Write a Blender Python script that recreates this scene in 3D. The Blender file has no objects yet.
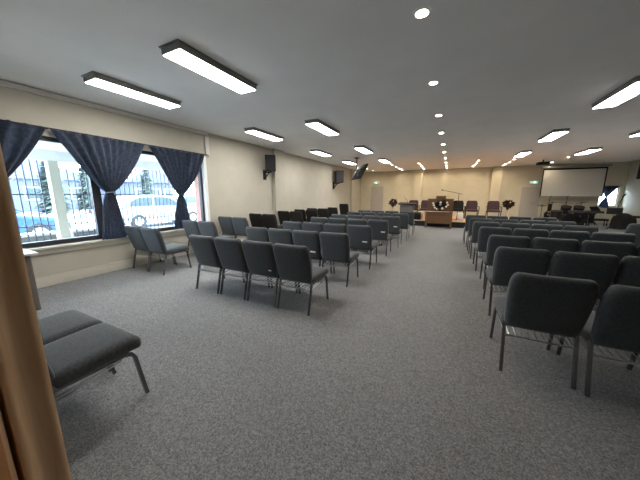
import bpy, bmesh, math, random
from mathutils import Vector, Matrix, noise
C = bpy.context.scene.collection
SC = bpy.context.scene
rnd = random.Random(7)
PI = math.pi
R = math.radians

# ------------------------------------------------------------------ camera, sky, exposure
F_PX = 253.0
cam_d = bpy.data.cameras.new('camera'); cam = bpy.data.objects.new('camera', cam_d); C.objects.link(cam)
cam_d.sensor_width = 36.0; cam_d.lens = 36.0 * F_PX / 640.0; cam_d.clip_start = 0.02; cam_d.clip_end = 400
PITCH = math.atan(45.5 / F_PX); YAW = math.atan(128 * math.cos(PITCH) / F_PX)
cam.location = (0, 0, 1.5); cam.rotation_euler = (PI / 2 - PITCH, 0, YAW)
SC.camera = cam
SC.view_settings.view_transform = 'Standard'; SC.view_settings.look = 'None'
SC.view_settings.gamma = 1.0; SC.view_settings.use_curve_mapping = False
SC.view_settings.exposure = 1.2

world = bpy.data.worlds.new('sky'); SC.world = world; world.use_nodes = True
wn = world.node_tree; wn.nodes.clear()
wo = wn.nodes.new('ShaderNodeOutputWorld'); wb = wn.nodes.new('ShaderNodeBackground')
wb.inputs['Color'].default_value = (0.74, 0.87, 1.0, 1); wb.inputs['Strength'].default_value = 9.5
wn.links.new(wb.outputs[0], wo.inputs[0])

TUBE_E = 22.5      # fluorescent diffusers
SPOT_E = 45.0      # recessed downlight lenses
SPOT_W = 13.5      # recessed downlight beams

pl = bpy.data.lights.new('window_portal', 'AREA'); pl.shape = 'RECTANGLE'; pl.size = 1.8; pl.size_y = 4.4
pl.cycles.is_portal = True
po = bpy.data.objects.new('window_portal', pl); C.objects.link(po)
po.location = (-6.12, 2.68, 1.54); po.rotation_euler = (0, -PI / 2, 0)

# ------------------------------------------------------------------ materials
def mat(name, col, rough=0.6, metal=0.0, var=0.0, scale=20.0, bump=0.0, bscale=None, spec=0.5, col2=None, sheen=0.0):
    m = bpy.data.materials.new(name); m.use_nodes = True
    nt = m.node_tree; b = nt.nodes['Principled BSDF']
    b.inputs['Base Color'].default_value = (*col, 1); b.inputs['Roughness'].default_value = rough
    b.inputs['Metallic'].default_value = metal; b.inputs['Specular IOR Level'].default_value = spec
    if sheen: b.inputs['Sheen Weight'].default_value = sheen
    tc = nt.nodes.new('ShaderNodeTexCoord')
    if var or col2:
        n = nt.nodes.new('ShaderNodeTexNoise'); n.inputs['Scale'].default_value = scale; n.inputs['Detail'].default_value = 4
        nt.links.new(tc.outputs['Object'], n.inputs['Vector'])
        r = nt.nodes.new('ShaderNodeValToRGB')
        c1 = tuple(c * (1 - var) for c in col); c2 = col2 or tuple(min(1, c * (1 + var)) for c in col)
        r.color_ramp.elements[0].position = 0.35; r.color_ramp.elements[1].position = 0.65
        r.color_ramp.elements[0].color = (*c1, 1); r.color_ramp.elements[1].color = (*c2, 1)
        nt.links.new(n.outputs['Fac'], r.inputs[0]); nt.links.new(r.outputs[0], b.inputs['Base Color'])
    if bump:
        n2 = nt.nodes.new('ShaderNodeTexNoise'); n2.inputs['Scale'].default_value = bscale or scale * 3
        nt.links.new(tc.outputs['Object'], n2.inputs['Vector'])
        bp = nt.nodes.new('ShaderNodeBump'); bp.inputs['Strength'].default_value = bump; bp.inputs['Distance'].default_value = 0.01
        nt.links.new(n2.outputs['Fac'], bp.inputs['Height']); nt.links.new(bp.outputs[0], b.inputs['Normal'])
    return m

def emis(name, col, s):
    m = bpy.data.materials.new(name); m.use_nodes = True; nt = m.node_tree; nt.nodes.clear()
    o = nt.nodes.new('ShaderNodeOutputMaterial'); e = nt.nodes.new('ShaderNodeEmission')
    e.inputs[0].default_value = (*col, 1); e.inputs[1].default_value = s
    nt.links.new(e.outputs[0], o.inputs[0]); return m

def glass(name):
    m = bpy.data.materials.new(name); m.use_nodes = True; nt = m.node_tree; nt.nodes.clear()
    o = nt.nodes.new('ShaderNodeOutputMaterial'); t = nt.nodes.new('ShaderNodeBsdfTransparent')
    g = nt.nodes.new('ShaderNodeBsdfGlossy'); g.inputs['Roughness'].default_value = 0.03
    t.inputs[0].default_value = (.93, .97, .98, 1)
    x = nt.nodes.new('ShaderNodeMixShader'); x.inputs[0].default_value = 0.06
    nt.links.new(t.outputs[0], x.inputs[1]); nt.links.new(g.outputs[0], x.inputs[2]); nt.links.new(x.outputs[0], o.inputs[0])
    return m

def carpet_mat():
    m = bpy.data.materials.new('carpet'); m.use_nodes = True; nt = m.node_tree; b = nt.nodes['Principled BSDF']
    b.inputs['Roughness'].default_value = 0.95; b.inputs['Specular IOR Level'].default_value = 0.15
    tc = nt.nodes.new('ShaderNodeTexCoord')
    va = nt.nodes.new('ShaderNodeTexVoronoi'); va.inputs['Scale'].default_value = 210
    vb = nt.nodes.new('ShaderNodeTexVoronoi'); vb.inputs['Scale'].default_value = 95
    for v in (va, vb): nt.links.new(tc.outputs['Object'], v.inputs['Vector'])
    n = nt.nodes.new('ShaderNodeMix'); n.data_type = 'RGBA'; n.inputs[0].default_value = .38
    sa = nt.nodes.new('ShaderNodeSeparateColor'); sb = nt.nodes.new('ShaderNodeSeparateColor')
    nt.links.new(va.outputs['Color'], sa.inputs[0]); nt.links.new(vb.outputs['Color'], sb.inputs[0])
    nt.links.new(sa.outputs[0], n.inputs[6]); nt.links.new(sb.outputs[0], n.inputs[7])
    n2 = nt.nodes.new('ShaderNodeTexNoise'); n2.inputs['Scale'].default_value = 1.3; n2.inputs['Detail'].default_value = 3
    nt.links.new(tc.outputs['Object'], n2.inputs['Vector'])
    r = nt.nodes.new('ShaderNodeValToRGB'); e = r.color_ramp.elements
    e[0].position = .15; e[0].color = (.115, .118, .126, 1); e[1].position = .85; e[1].color = (.325, .33, .342, 1)
    mx = nt.nodes.new('ShaderNodeMix'); mx.data_type = 'RGBA'; mx.blend_type = 'MULTIPLY'; mx.inputs[0].default_value = .35
    r2 = nt.nodes.new('ShaderNodeValToRGB'); r2.color_ramp.elements[0].position = .3; r2.color_ramp.elements[0].color = (.6, .6, .6, 1)
    nt.links.new(n.outputs[2], r.inputs[0]); nt.links.new(n2.outputs['Fac'], r2.inputs[0])
    nt.links.new(r.outputs[0], mx.inputs[6]); nt.links.new(r2.outputs[0], mx.inputs[7]); nt.links.new(mx.outputs[2], b.inputs['Base Color'])
    bp = nt.nodes.new('ShaderNodeBump'); bp.inputs['Strength'].default_value = .12; bp.inputs['Distance'].default_value = .004
    nt.links.new(n.outputs[2], bp.inputs['Height']); nt.links.new(bp.outputs[0], b.inputs['Normal'])
    return m

def wood_mat(name, c1, c2, rough=.35, scale=(14, 14, 1.2)):
    m = bpy.data.materials.new(name); m.use_nodes = True; nt = m.node_tree; b = nt.nodes['Principled BSDF']
    b.inputs['Roughness'].default_value = rough
    tc = nt.nodes.new('ShaderNodeTexCoord'); mp = nt.nodes.new('ShaderNodeMapping'); mp.inputs['Scale'].default_value = scale
    n = nt.nodes.new('ShaderNodeTexNoise'); n.inputs['Scale'].default_value = 4; n.inputs['Detail'].default_value = 6; n.inputs['Distortion'].default_value = .6
    nt.links.new(tc.outputs['Object'], mp.inputs[0]); nt.links.new(mp.outputs[0], n.inputs['Vector'])
    r = nt.nodes.new('ShaderNodeValToRGB'); r.color_ramp.elements[0].position = .3; r.color_ramp.elements[1].position = .7
    r.color_ramp.elements[0].color = (*c1, 1); r.color_ramp.elements[1].color = (*c2, 1)
    nt.links.new(n.outputs['Fac'], r.inputs[0]); nt.links.new(r.outputs[0], b.inputs['Base Color'])
    return m

def brick_mat():
    m = bpy.data.materials.new('brick'); m.use_nodes = True; nt = m.node_tree; b = nt.nodes['Principled BSDF']
    tc = nt.nodes.new('ShaderNodeTexCoord'); mp = nt.nodes.new('ShaderNodeMapping'); mp.inputs['Rotation'].default_value = (PI / 2, 0, PI / 2)
    t = nt.nodes.new('ShaderNodeTexBrick'); t.inputs['Scale'].default_value = 4
    t.inputs['Color1'].default_value = (.30, .11, .08, 1); t.inputs['Color2'].default_value = (.36, .15, .11, 1); t.inputs['Mortar'].default_value = (.40, .38, .36, 1)
    nt.links.new(tc.outputs['Object'], mp.inputs[0]); nt.links.new(mp.outputs[0], t.inputs[0]); nt.links.new(t.outputs[0], b.inputs['Base Color'])
    b.inputs['Roughness'].default_value = .9
    return m

M = dict(
    carpet=carpet_mat(),
    wall=mat('wall_paint', (.435, .412, .348), .85, var=.03, scale=3, bump=.05, bscale=120, spec=.2),
    ceil=mat('ceiling_paint', (.82, .825, .82), .95, var=.02, scale=2, bump=.04, bscale=90, spec=.1),
    wallback=mat('wall_paint_warm_lit', (.58, .53, .41), .85, var=.03, scale=3, bump=.05, bscale=120, spec=.2),  # wall paint lightened and yellowed, warm downlight put into the colour
    trim=mat('trim_paint', (.54, .51, .44), .5, var=.02, scale=4),
    white=mat('white_paint', (.80, .80, .78), .45, var=.02, scale=5),
    conduit=mat('raceway_paint', (.56, .54, .50), .6, var=.02, scale=5),
    darkframe=mat('window_frame_dark', (.035, .035, .042), .45, var=.1, scale=10),
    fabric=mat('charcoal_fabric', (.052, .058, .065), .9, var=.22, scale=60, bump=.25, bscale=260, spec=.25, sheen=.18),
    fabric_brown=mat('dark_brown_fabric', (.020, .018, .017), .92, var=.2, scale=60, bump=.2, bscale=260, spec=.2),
    purple=mat('plum_fabric', (.060, .034, .042), .85, var=.15, scale=50, bump=.2, bscale=220, spec=.2, sheen=.1),
    metal=mat('grey_chair_metal', (.15, .15, .16), .24, .8, var=.08, scale=30),
    wire=mat('wire_metal', (.55, .55, .56), .3, .85, var=.05, scale=30),
    tag=mat('paper_tag', (.8, .8, .78), .7, var=.03, scale=40),
    curtain=mat('navy_cloth', (.066, .084, .125), .9, var=.25, scale=18, bump=.2, bscale=200, spec=.2, sheen=.15),
    hem=mat('navy_hem', (.10, .12, .17), .9, var=.1, scale=18),
    black=mat('black_plastic', (.008, .008, .009), .6, var=.1, scale=30, spec=.2),
    blackcloth=mat('black_cover_cloth', (.009, .0085, .009), .8, var=.15, scale=20, bump=.2, bscale=60),
    blackscreen=mat('television_screen', (.010, .010, .012), .35, var=.1, scale=4, spec=.3),
    grille=mat('speaker_grille', (.014, .014, .016), .85, var=.2, scale=150, bump=.3, bscale=300),
    fixture=mat('fixture_metal', (.26, .26, .25), .45, .5, var=.05, scale=10),
    chrome=mat('chrome', (.62, .62, .62), .2, 1.0, var=.03, scale=10),
    brass=mat('cymbal_brass', (.05, .042, .028), .4, .8, var=.08, scale=10),
    jamb=wood_mat('varnished_wood', (.78, .48, .26), (.87, .61, .37), .38),
    jamb_red=wood_mat('red_varnished_wood', (.58, .26, .09), (.74, .38, .15), .3),
    oak=wood_mat('pulpit_oak', (.11, .060, .024), (.17, .095, .042), .4),
    redoak=wood_mat('reddish_wood', (.11, .042, .022), (.16, .065, .034), .4),
    stagewood=wood_mat('stage_boards', (.50, .24, .10), (.62, .33, .16), .4, (1.2, 14, 14)),
    cabinet=wood_mat('grey_brown_laminate', (.12, .10, .09), (.16, .135, .12), .5),
    door=mat('door_paint', (.41, .38, .34), .5, var=.02, scale=4),
    screen=mat('screen_fabric', (.47, .46, .425), .8, var=.015, scale=2),
    glass=glass('window_glass'),
    green=emis('exit_green', (.08, .55, .32), .45),
    exitwhite=emis('exit_white', (.9, 1, .95), .6),
    tube=emis('fluorescent_diffuser', (1, .965, .90), TUBE_E),
    spot=emis('downlight_lamp', (1, .84, .60), SPOT_E),
    foliage=mat('dark_foliage', (.030, .022, .012), .8, var=.4, scale=30),
    flower=mat('cream_petals', (.75, .70, .58), .7, var=.05, scale=30),
    redflower=mat('dark_red_petals', (.16, .03, .03), .7, var=.15, scale=30),
    greylam=mat('grey_lectern_paint', (.12, .11, .115), .6, var=.04, scale=8),
    drum=mat('black_drum_shell', (.009, .008, .008), .5, var=.1, scale=10, spec=.25),
    skin=mat('drum_head', (.72, .70, .66), .5, var=.03, scale=10),
    snow=mat('snowy_asphalt', (.36, .37, .39), .8, var=.12, scale=.6, bump=.1, bscale=4),
    soffit=mat('white_soffit', (.82, .82, .80), .6, var=.02, scale=3),
    post=mat('cream_post', (.52, .50, .41), .6, var=.02, scale=3),
    bars=mat('dark_iron', (.09, .10, .13), .5, .3, var=.1, scale=20),
    planter=mat('grey_block', (.20, .20, .20), .85, var=.08, scale=8, bump=.2, bscale=40),
    brick=brick_mat(),
    bluecar=mat('blue_car_paint', (.035, .10, .28), .3, .2, var=.04, scale=3),
    whitecar=mat('white_car_paint', (.34, .355, .37), .25, var=.02, scale=3),
    tealcar=mat('pale_teal_car_paint', (.09, .19, .22), .3, .1, var=.02, scale=3),
    carglass=mat('car_glass', (.045, .075, .095), .08, var=.05, scale=3),
    tyre=mat('tyre_rubber', (.03, .03, .032), .85, var=.1, scale=30),
    hub=mat('wheel_alloy', (.5, .5, .52), .3, .8, var=.03, scale=10),
    house=mat('blue_grey_siding', (.085, .105, .165), .8, var=.05, scale=2),
    house2=mat('pale_siding', (.15, .165, .20), .8, var=.04, scale=2),
    roof=mat('roof_shingle', (.11, .13, .18), .9, var=.15, scale=6),
    pine=mat('conifer_needles', (.075, .11, .10), .9, var=.3, scale=6),
    bark=mat('bark', (.12, .11, .11), .9, var=.2, scale=8),
)

# ------------------------------------------------------------------ mesh builder
class MB:
    def __init__(s): s.bm = bmesh.new()
    def _new(s, f):
        b = bmesh.new(); f(b); me = bpy.data.meshes.new('tmp'); b.to_mesh(me); b.free()
        s.bm.from_mesh(me); bpy.data.meshes.remove(me); return s
    def box(s, x0, x1, y0, y1, z0, z1, bev=0.0, seg=1, T=None):
        def f(b):
            bmesh.ops.create_cube(b, size=1)
            for v in b.verts:
                v.co = Vector(((x0 + x1) / 2 + v.co.x * (x1 - x0), (y0 + y1) / 2 + v.co.y * (y1 - y0), (z0 + z1) / 2 + v.co.z * (z1 - z0)))
            if bev: bmesh.ops.bevel(b, geom=b.edges[:], offset=bev, segments=seg, profile=.5, affect='EDGES')
            if T: b.transform(T)
        return s._new(f)
    def cushion(s, sx, sy, sz, r, n=8, crown=0.0, T=None, shape=None):
        """rounded box (full sizes) centred on the origin"""
        def f(b):
            bmesh.ops.create_cube(b, size=2)
            bmesh.ops.subdivide_edges(b, edges=b.edges[:], cuts=n, use_grid_fill=True)
            h = Vector((sx / 2, sy / 2, sz / 2))
            for v in b.verts:
                # push grid lines towards the edges
                u = Vector([math.copysign(abs(c) ** .6, c) if abs(c) > 1e-6 else 0 for c in v.co])
                p = Vector((u.x * h.x, u.y * h.y, u.z * h.z))
                rr = min(r, h.x, h.y, h.z)
                i = Vector([max(-(h[k] - rr), min(h[k] - rr, p[k])) for k in range(3)])
                d = p - i
                if d.length > 1e-9: p = i + d.normalized() * rr
                if crown: p.z += crown * math.copysign(1, p.z) * (1 - u.x ** 2) * (1 - u.y ** 2) * (1 if abs(u.z) > .5 else abs(u.z))
                if shape: p = shape(p, u)
                v.co = p
            if T: b.transform(T)
        return s._new(f)
    def tube(s, pts, r, n=8, cap=True, square=False):
        pts = [Vector(p) for p in pts]
        def f(b):
            rings = []
            m = 4 if square else n
            up = None
            for i, p in enumerate(pts):
                a = pts[max(i - 1, 0)]; c = pts[min(i + 1, len(pts) - 1)]
                d = (c - a).normalized()
                if up is None:
                    up = Vector((1, 0, 0)) if abs(d.x) < .9 else Vector((0, 0, 1))
                x = up - d * up.dot(d); x.normalize(); y = d.cross(x); up = x
                rr = r[i] if isinstance(r, (list, tuple)) else r
                ring = []
                for k in range(m):
                    t = 2 * PI * k / m + (PI / 4 if square else 0)
                    q = rr * (1.414 if square else 1)
                    ring.append(b.verts.new(p + x * math.cos(t) * q + y * math.sin(t) * q))
                rings.append(ring)
            for i in range(len(rings) - 1):
                for k in range(m):
                    b.faces.new((rings[i][k], rings[i][(k + 1) % m], rings[i + 1][(k + 1) % m], rings[i + 1][k]))
            if cap:
                b.faces.new(list(reversed(rings[0]))); b.faces.new(rings[-1])
        return s._new(f)
    def lathe(s, prof, n=24, T=None):
        def f(b):
            rings = []
            for r, z in prof:
                rings.append([b.verts.new((max(r, 1e-4) * math.cos(2 * PI * k / n), max(r, 1e-4) * math.sin(2 * PI * k / n), z)) for k in range(n)])
            for i in range(len(rings) - 1):
                for k in range(n):
                    b.faces.new((rings[i][k], rings[i][(k + 1) % n], rings[i + 1][(k + 1) % n], rings[i + 1][k]))
            b.faces.new(list(reversed(rings[0]))); b.faces.new(rings[-1])
            bmesh.ops.recalc_face_normals(b, faces=b.faces[:])
            if T: b.transform(T)
        return s._new(f)
    def prism(s, poly, a0, a1, axis='x', bev=0.0, T=None):
        """polygon of (u,v) pairs extruded along an axis: x -> (y,z), y -> (x,z), z -> (x,y)"""
        def f(b):
            def P(u, v, a):
                return {'x': (a, u, v), 'y': (u, a, v), 'z': (u, v, a)}[axis]
            A = [b.verts.new(P(u, v, a0)) for u, v in poly]; B = [b.verts.new(P(u, v, a1)) for u, v in poly]
            n = len(poly)
            b.faces.new(A); b.faces.new(list(reversed(B)))
            for k in range(n): b.faces.new((A[k], B[k], B[(k + 1) % n], A[(k + 1) % n]))
            bmesh.ops.recalc_face_normals(b, faces=b.faces[:])
            if bev: bmesh.ops.bevel(b, geom=b.edges[:], offset=bev, segments=2, profile=.5, affect='EDGES')
            if T: b.transform(T)
        return s._new(f)
    def ball(s, c, r, sub=2, sc=(1, 1, 1)):
        def f(b):
            bmesh.ops.create_icosphere(b, subdivisions=sub, radius=1)
            for v in b.verts: v.co = Vector((c[0] + v.co.x * r * sc[0], c[1] + v.co.y * r * sc[1], c[2] + v.co.z * r * sc[2]))
        return s._new(f)
    def build(s, name, m, parent=None, smooth=True, ang=40):
        me = bpy.data.meshes.new(name); s.bm.to_mesh(me); s.bm.free()
        me.materials.append(m)
        if smooth and len(me.polygons):
            me.polygons.foreach_set('use_smooth', [True] * len(me.polygons)); me.set_sharp_from_angle(angle=R(ang))
        o = bpy.data.objects.new(name, me); C.objects.link(o)
        if parent: o.parent = parent
        return o

def thing(name, label, cat, loc=(0, 0, 0), rz=0, group=None):
    o = bpy.data.objects.new(name, None); C.objects.link(o); o.empty_display_size = .1
    o.location = loc; o.rotation_euler = (0, 0, rz); o['label'] = label; o['category'] = cat
    if group: o['group'] = group
    return o
def tag(o, label, cat, group=None):
    o['label'] = label; o['category'] = cat
    if group: o['group'] = group
    return o
def struct(o): o['kind'] = 'structure'; return o
def dup(root, loc, rz, label, group=None):
    r = root.copy(); C.objects.link(r); r.location = loc; r.rotation_euler = (0, 0, rz); r['label'] = label
    if group: r['group'] = group
    for ch in list(root.children):
        c = ch.copy(); C.objects.link(c); c.parent = r
        for g in ch.children:
            d = g.copy(); C.objects.link(d); d.parent = c
    return r
def RT(axis, deg, loc=(0, 0, 0)): return Matrix.Translation(loc) @ Matrix.Rotation(R(deg), 4, axis)

# ------------------------------------------------------------------ room shell
H = 3.12; XL = -5.85; XR = 8.0; YB = 18.6; YF = .18
struct(MB().box(-7.0 + 1.15, XR, -2.2, YB, -.1, 0).build('floor', M['carpet'], smooth=False))
struct(MB().box(-6.1, XR + .2, -2.2, YB + .2, H, H + .15).build('ceiling', M['ceil'], smooth=False))
WY0, WY1, WZ0, WZ1 = .5, 4.84, .66, 2.43
w = MB(); X0 = XL - .25
w.box(X0, XL, .0, WY0, -.1, H).box(X0, XL, WY1, YB + .2, -.1, H).box(X0, XL, WY0, WY1, -.1, WZ0).box(X0, XL, WY0, WY1, WZ1, H)
struct(w.build('wall_left', M['wall'], smooth=False))
struct(MB().box(XR, XR + .2, .0, YB + .2, -.1, H).build('wall_right', M['wall'], smooth=False))
BX0, BX1, BZ0, BZ1 = 7.1, 7.83, .90, 1.86      # small window in the back wall
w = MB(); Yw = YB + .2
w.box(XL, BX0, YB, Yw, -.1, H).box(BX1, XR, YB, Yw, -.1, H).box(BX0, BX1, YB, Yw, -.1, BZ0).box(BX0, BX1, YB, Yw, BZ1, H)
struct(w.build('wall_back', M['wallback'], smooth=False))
w = MB()
w.box(XL, -1.13, YF - .16, YF, 0, H).box(1.13, XR, YF - .16, YF, 0, H).box(-1.13, 1.13, YF - .16, YF, 2.15, H)
struct(w.build('wall_front', M['wall'], smooth=False))
w = MB(); w.box(-2.0, -1.9, -2.2, YF - .16, 0, H).box(1.9, 2.0, -2.2, YF - .16, 0, H).box(-2.0, 2.0, -2.3, -2.2, 0, H)
struct(w.build('wall_foyer', M['wall'], smooth=False))

# door casing in varnished wood the camera stands beside
jw = MB()
prof = [(-1.14, .150), (-1.0, .150), (-.996, .156), (-.998, .166), (-1.006, .178), (-1.009, .190), (-1.006, .204), (-.998, .218), (-.994, .228), (-.998, .236), (-1.03, .242), (-1.14, .242)]
jw.prism(prof, 0, 2.15, 'z')
jw.box(-1.14, -1.002, -.10, .060, 0, 2.15).box(-1.14, -1.0, .060, .140, 0, 2.15, .006)
o = struct(jw.build('trim_1', M['jamb'], ang=50))
jr = MB().box(-1.0, -.975, -.10, .128, 0, 2.13, .008, 2); r_ = jr.build('door_stop', M['jamb_red'], o)
jw = MB(); jw.box(1.0, 1.14, -.02, .242, 0, 2.15, .006).box(-1.14, 1.14, -.02, .242, 2.15, 2.27, .006)
struct(jw.build('trim_2', M['jamb']))

# baseboards
def base(name, pts):
    m = MB()
    for (x0, x1, y0, y1, z1) in pts: m.box(x0, x1, y0, y1, 0, z1, .004)
    return struct(m.build(name, M['trim']))
base('baseboard_left', [(XL, XL + .018, YF, 7.78, .17), (XL, XL + .028, YF, 7.78, .10), (XL, XL + .018, 8.42, 16.2, .17), (XL, XL + .018, 16.9, YB, .17)])
base('baseboard_back', [(XL, -5.12, YB - .018, YB, .14), (-4.13, -2.15, YB - .018, YB, .14), (-1.45, 2.25, YB - .018, YB, .14), (2.75, 3.72, YB - .018, YB, .14), (4.75, XR, YB - .018, YB, .14)])
base('baseboard_right', [(XR - .018, XR, YF, YB, .14)])
# pilasters
struct(MB().box(XL, XL + .13, 7.80, 8.40, 0, H).build('trim_3', M['wall'], smooth=False))
struct(MB().box(XL, XL + .13, 16.22, 16.88, 0, H).build('trim_4', M['wall'], smooth=False))
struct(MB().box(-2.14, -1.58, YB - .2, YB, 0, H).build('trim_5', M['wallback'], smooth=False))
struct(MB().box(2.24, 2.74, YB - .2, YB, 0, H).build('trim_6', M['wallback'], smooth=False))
# raceways by the window
struct(MB().box(XL, XL + .06, YF, 5.02, H - .09, H - .02, .01).build('trim_7', M['conduit']))
struct(MB().box(XL, XL + .06, 4.90, 5.02, 2.50, H - .1, .008).build('trim_8', M['conduit']))

# ------------------------------------------------------------------ main windows
def window(name, y0, y1):
    f = .066
    m = MB(); xa, xb = XL - .17, XL - .09
    m.box(xa, xb, y0, y0 + f, WZ0, WZ1).box(xa, xb, y1 - f, y1, WZ0, WZ1).box(xa, xb, y0 + f, y1 - f, WZ0, WZ0 + .075).box(xa, xb, y0 + f, y1 - f, WZ1 - .07, WZ1)
    o = struct(m.build(name, M['darkframe'], smooth=False))
    MB().box(xa + .03, xa + .038, y0 + f, y1 - f, WZ0 + .075, WZ1 - .07).build('pane', M['glass'], o, smooth=False)
    return o
window('window_1', WY0, 2.47)
window('window_2', 2.47, WY1)
m = MB()
m.box(XL - .25, XL + .075, WY0 - .08, WY1 + .10, WZ0 - .045, WZ0, .008, 2).box(XL, XL + .03, WY0 - .05, WY1 + .07, WZ0 - .13, WZ0 - .045, .006)
struct(m.build('trim_9', M['trim']))
m = MB().box(XL - .10, XL + .02, WY1 - .005, WY1 + .075, WZ0, WZ1 + .07, .006)
struct(m.build('trim_10', M['white']))

# ------------------------------------------------------------------ curtains
def curtain(name, label, yc, wtop, ztop, ytie, ztie, ybot, wbot, zbot, rev, group):
    """tied-back cloth hanging in the plane x = const: hourglass of pleats"""
    t = thing(name, label, 'curtain', (0, 0, 0), 0, group)
    NU, NV = 72, 60
    b = bmesh.new(); grid = []
    for j in range(NV + 1):
        v = j / NV; z = ztop + (zbot - ztop) * v
        vt = (ztop - ztie) / (ztop - zbot)
        if v <= vt:
            q = v / vt; w_ = .085 + (wtop - .085) * (1 - q) ** .80; c = yc + (ytie - yc) * q ** 1.3
        else:
            q = (v - vt) / (1 - vt); w_ = .085 + (wbot - .085) * q ** .55 * (1 - .12 * q); c = ytie + (ybot - ytie) * q
        row = []
        for i in range(NU + 1):
            u = i / NU * 2 - 1
            amp = (.028 if v < vt else .004) * min(1, (w_ / .5)) + .014
            ph = u * PI * 9 + 1.7 * math.sin(u * 4 + rev) + .5 * math.sin(v * 5 + u * 3)
            x = amp * math.sin(ph) + .010 * math.sin(u * 31 + v * 9)
            if v < .03: x *= .5
            sag = .03 * math.sin(u * 9 + rev) if j == 0 else 0
            zz = z + (.012 * math.sin(u * PI * 9 + rev) if j == 0 else 0)
            if v > .97: zz += .0
            bulge = .05 * math.sin(min(1, v / vt) * PI) if v <= vt else 0
            row.append(b.verts.new((x + bulge, c + u * w_ / 2, zz)))
        grid.append(row)
    for j in range(NV):
        for i in range(NU):
            b.faces.new((grid[j][i], grid[j][i + 1], grid[j + 1][i + 1], grid[j + 1][i]))
    bmesh.ops.solidify(b, geom=b.faces[:], thickness=.006)
    mb = MB(); mb.bm.free(); mb.bm = b
    o = mb.build('cloth', M['curtain'], t, ang=180)
    tb = MB(); 
    ring = [(.05 * math.cos(a) + .02 + (.0), ytie + .062 * math.sin(a), ztie + .01 * math.cos(a)) for a in [2 * PI * k / 20 for k in range(21)]]
    tb.tube(ring, .012, 6, cap=False); tb.build('tieback', M['hem'], t)
    t.location = (XL + .09, 0, 0)
    return t
G = 'navy curtains along the window wall'
curtain('curtain', 'navy curtain nearest the wooden door frame, half hidden by it', 1.14, 1.46, 2.545, 1.10, 1.52, 1.05, .46, .64, 1, G)
curtain('curtain', 'wide navy curtain tied in the middle between the two windows', 2.63, 1.44, 2.535, 2.60, 1.53, 2.58, .46, .655, -1, G)
curtain('curtain', 'navy tied curtain at the far end of the windows, beside brick pier', 4.09, 1.40, 2.525, 4.05, 1.48, 4.01, .46, .69, 1, G)
ro = thing('curtain_rod', 'thin curtain rod holding the three navy curtains above the windows', 'curtain rod', (XL + .09, 0, 2.535))
MB().tube([(0, .35, .01), (0, 4.95, -.01)], .011, 8).build('rod', M['darkframe'], ro)
for y in (.4, 1.9, 3.37, 4.9): MB().tube([(-.09, y, 0), (0, y, 0)], .009, 6).build('bracket', M['darkframe'], ro)

# ------------------------------------------------------------------ outside: porch, parking, cars, houses, trees
struct(MB().box(-90, -6.1, -40, 80, -.15, -.02).build('ground', M['snow'], smooth=False))
struct(MB().box(-90, 60, YB + .2, 80, -.15, -.02).build('ground_2', M['snow'], smooth=False))
pr = MB().box(-7.75, -6.1, -3, 6.2, 2.40, 2.52)
for k in range(14): pr.box(-7.7, -6.12, -3 + k * .65, -2.985 + k * .65, 2.388, 2.40)
pr.box(-7.66, -7.44, -3, 6.2, 2.19, 2.45, .005)
struct(pr.build('porch_roof', M['soffit'], smooth=False))
def porch_post(y, label):
    t = thing('porch_post', label, 'post', (-7.5, y, 0), 0, 'porch posts')
    MB().box(-.08, .08, -.085, .085, 0, 2.19, .006).build('shaft', M['post'], t); MB().box(-.11, .11, -.115, .115, 0, .12, .01).build('plinth', M['post'], t)
porch_post(2.42, 'cream square porch post seen through the window nearer the doorway')
def grille(y0, y1, label):
    t = thing('security_grille', label, 'fence', (-7.5, y0, 0), 0, 'iron grilles between the porch posts')
    L = y1 - y0; b = MB(); n = int(L / .105)
    for k in range(1, n): b.tube([(0, k * L / n, .02), (0, k * L / n, 2.19)], .0085, 4, square=True)
    b.build('bar', M['bars'], t, smooth=False)
    for z in (.86, 1.50): MB().box(-.012, .012, 0, L, z - .012, z + .012).build('rail', M['bars'], t, smooth=False)
grille(-1.0, 2.31, 'iron bar grille between door frame side and cream porch post')
grille(2.53, 5.55, 'iron bar grille between the cream post and the brick pier')
for (y0, y1, l) in ((1.75, 2.34, 'grey block wall at grille foot, on doorway side of cream post'), (2.62, 3.5, 'grey block wall at grille foot, just beyond cream post')):
    t = thing('low_wall', l, 'low wall', (-7.75, y0, 0), 0, 'grey block walls outside')
    MB().box(-.12, .12, 0, y1 - y0, -.02, .64, .01).build('blocks', M['planter'], t); MB().box(-.14, .14, -.02, y1 - y0 + .02, .64, .70, .01).build('coping', M['white'], t)
tag(MB().box(-7.35, -6.95, 5.66, 6.1, -.02, 2.19).build('brick_pier', M['brick'], smooth=False), 'red brick pier outside the far end of the windows', 'pier')

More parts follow.
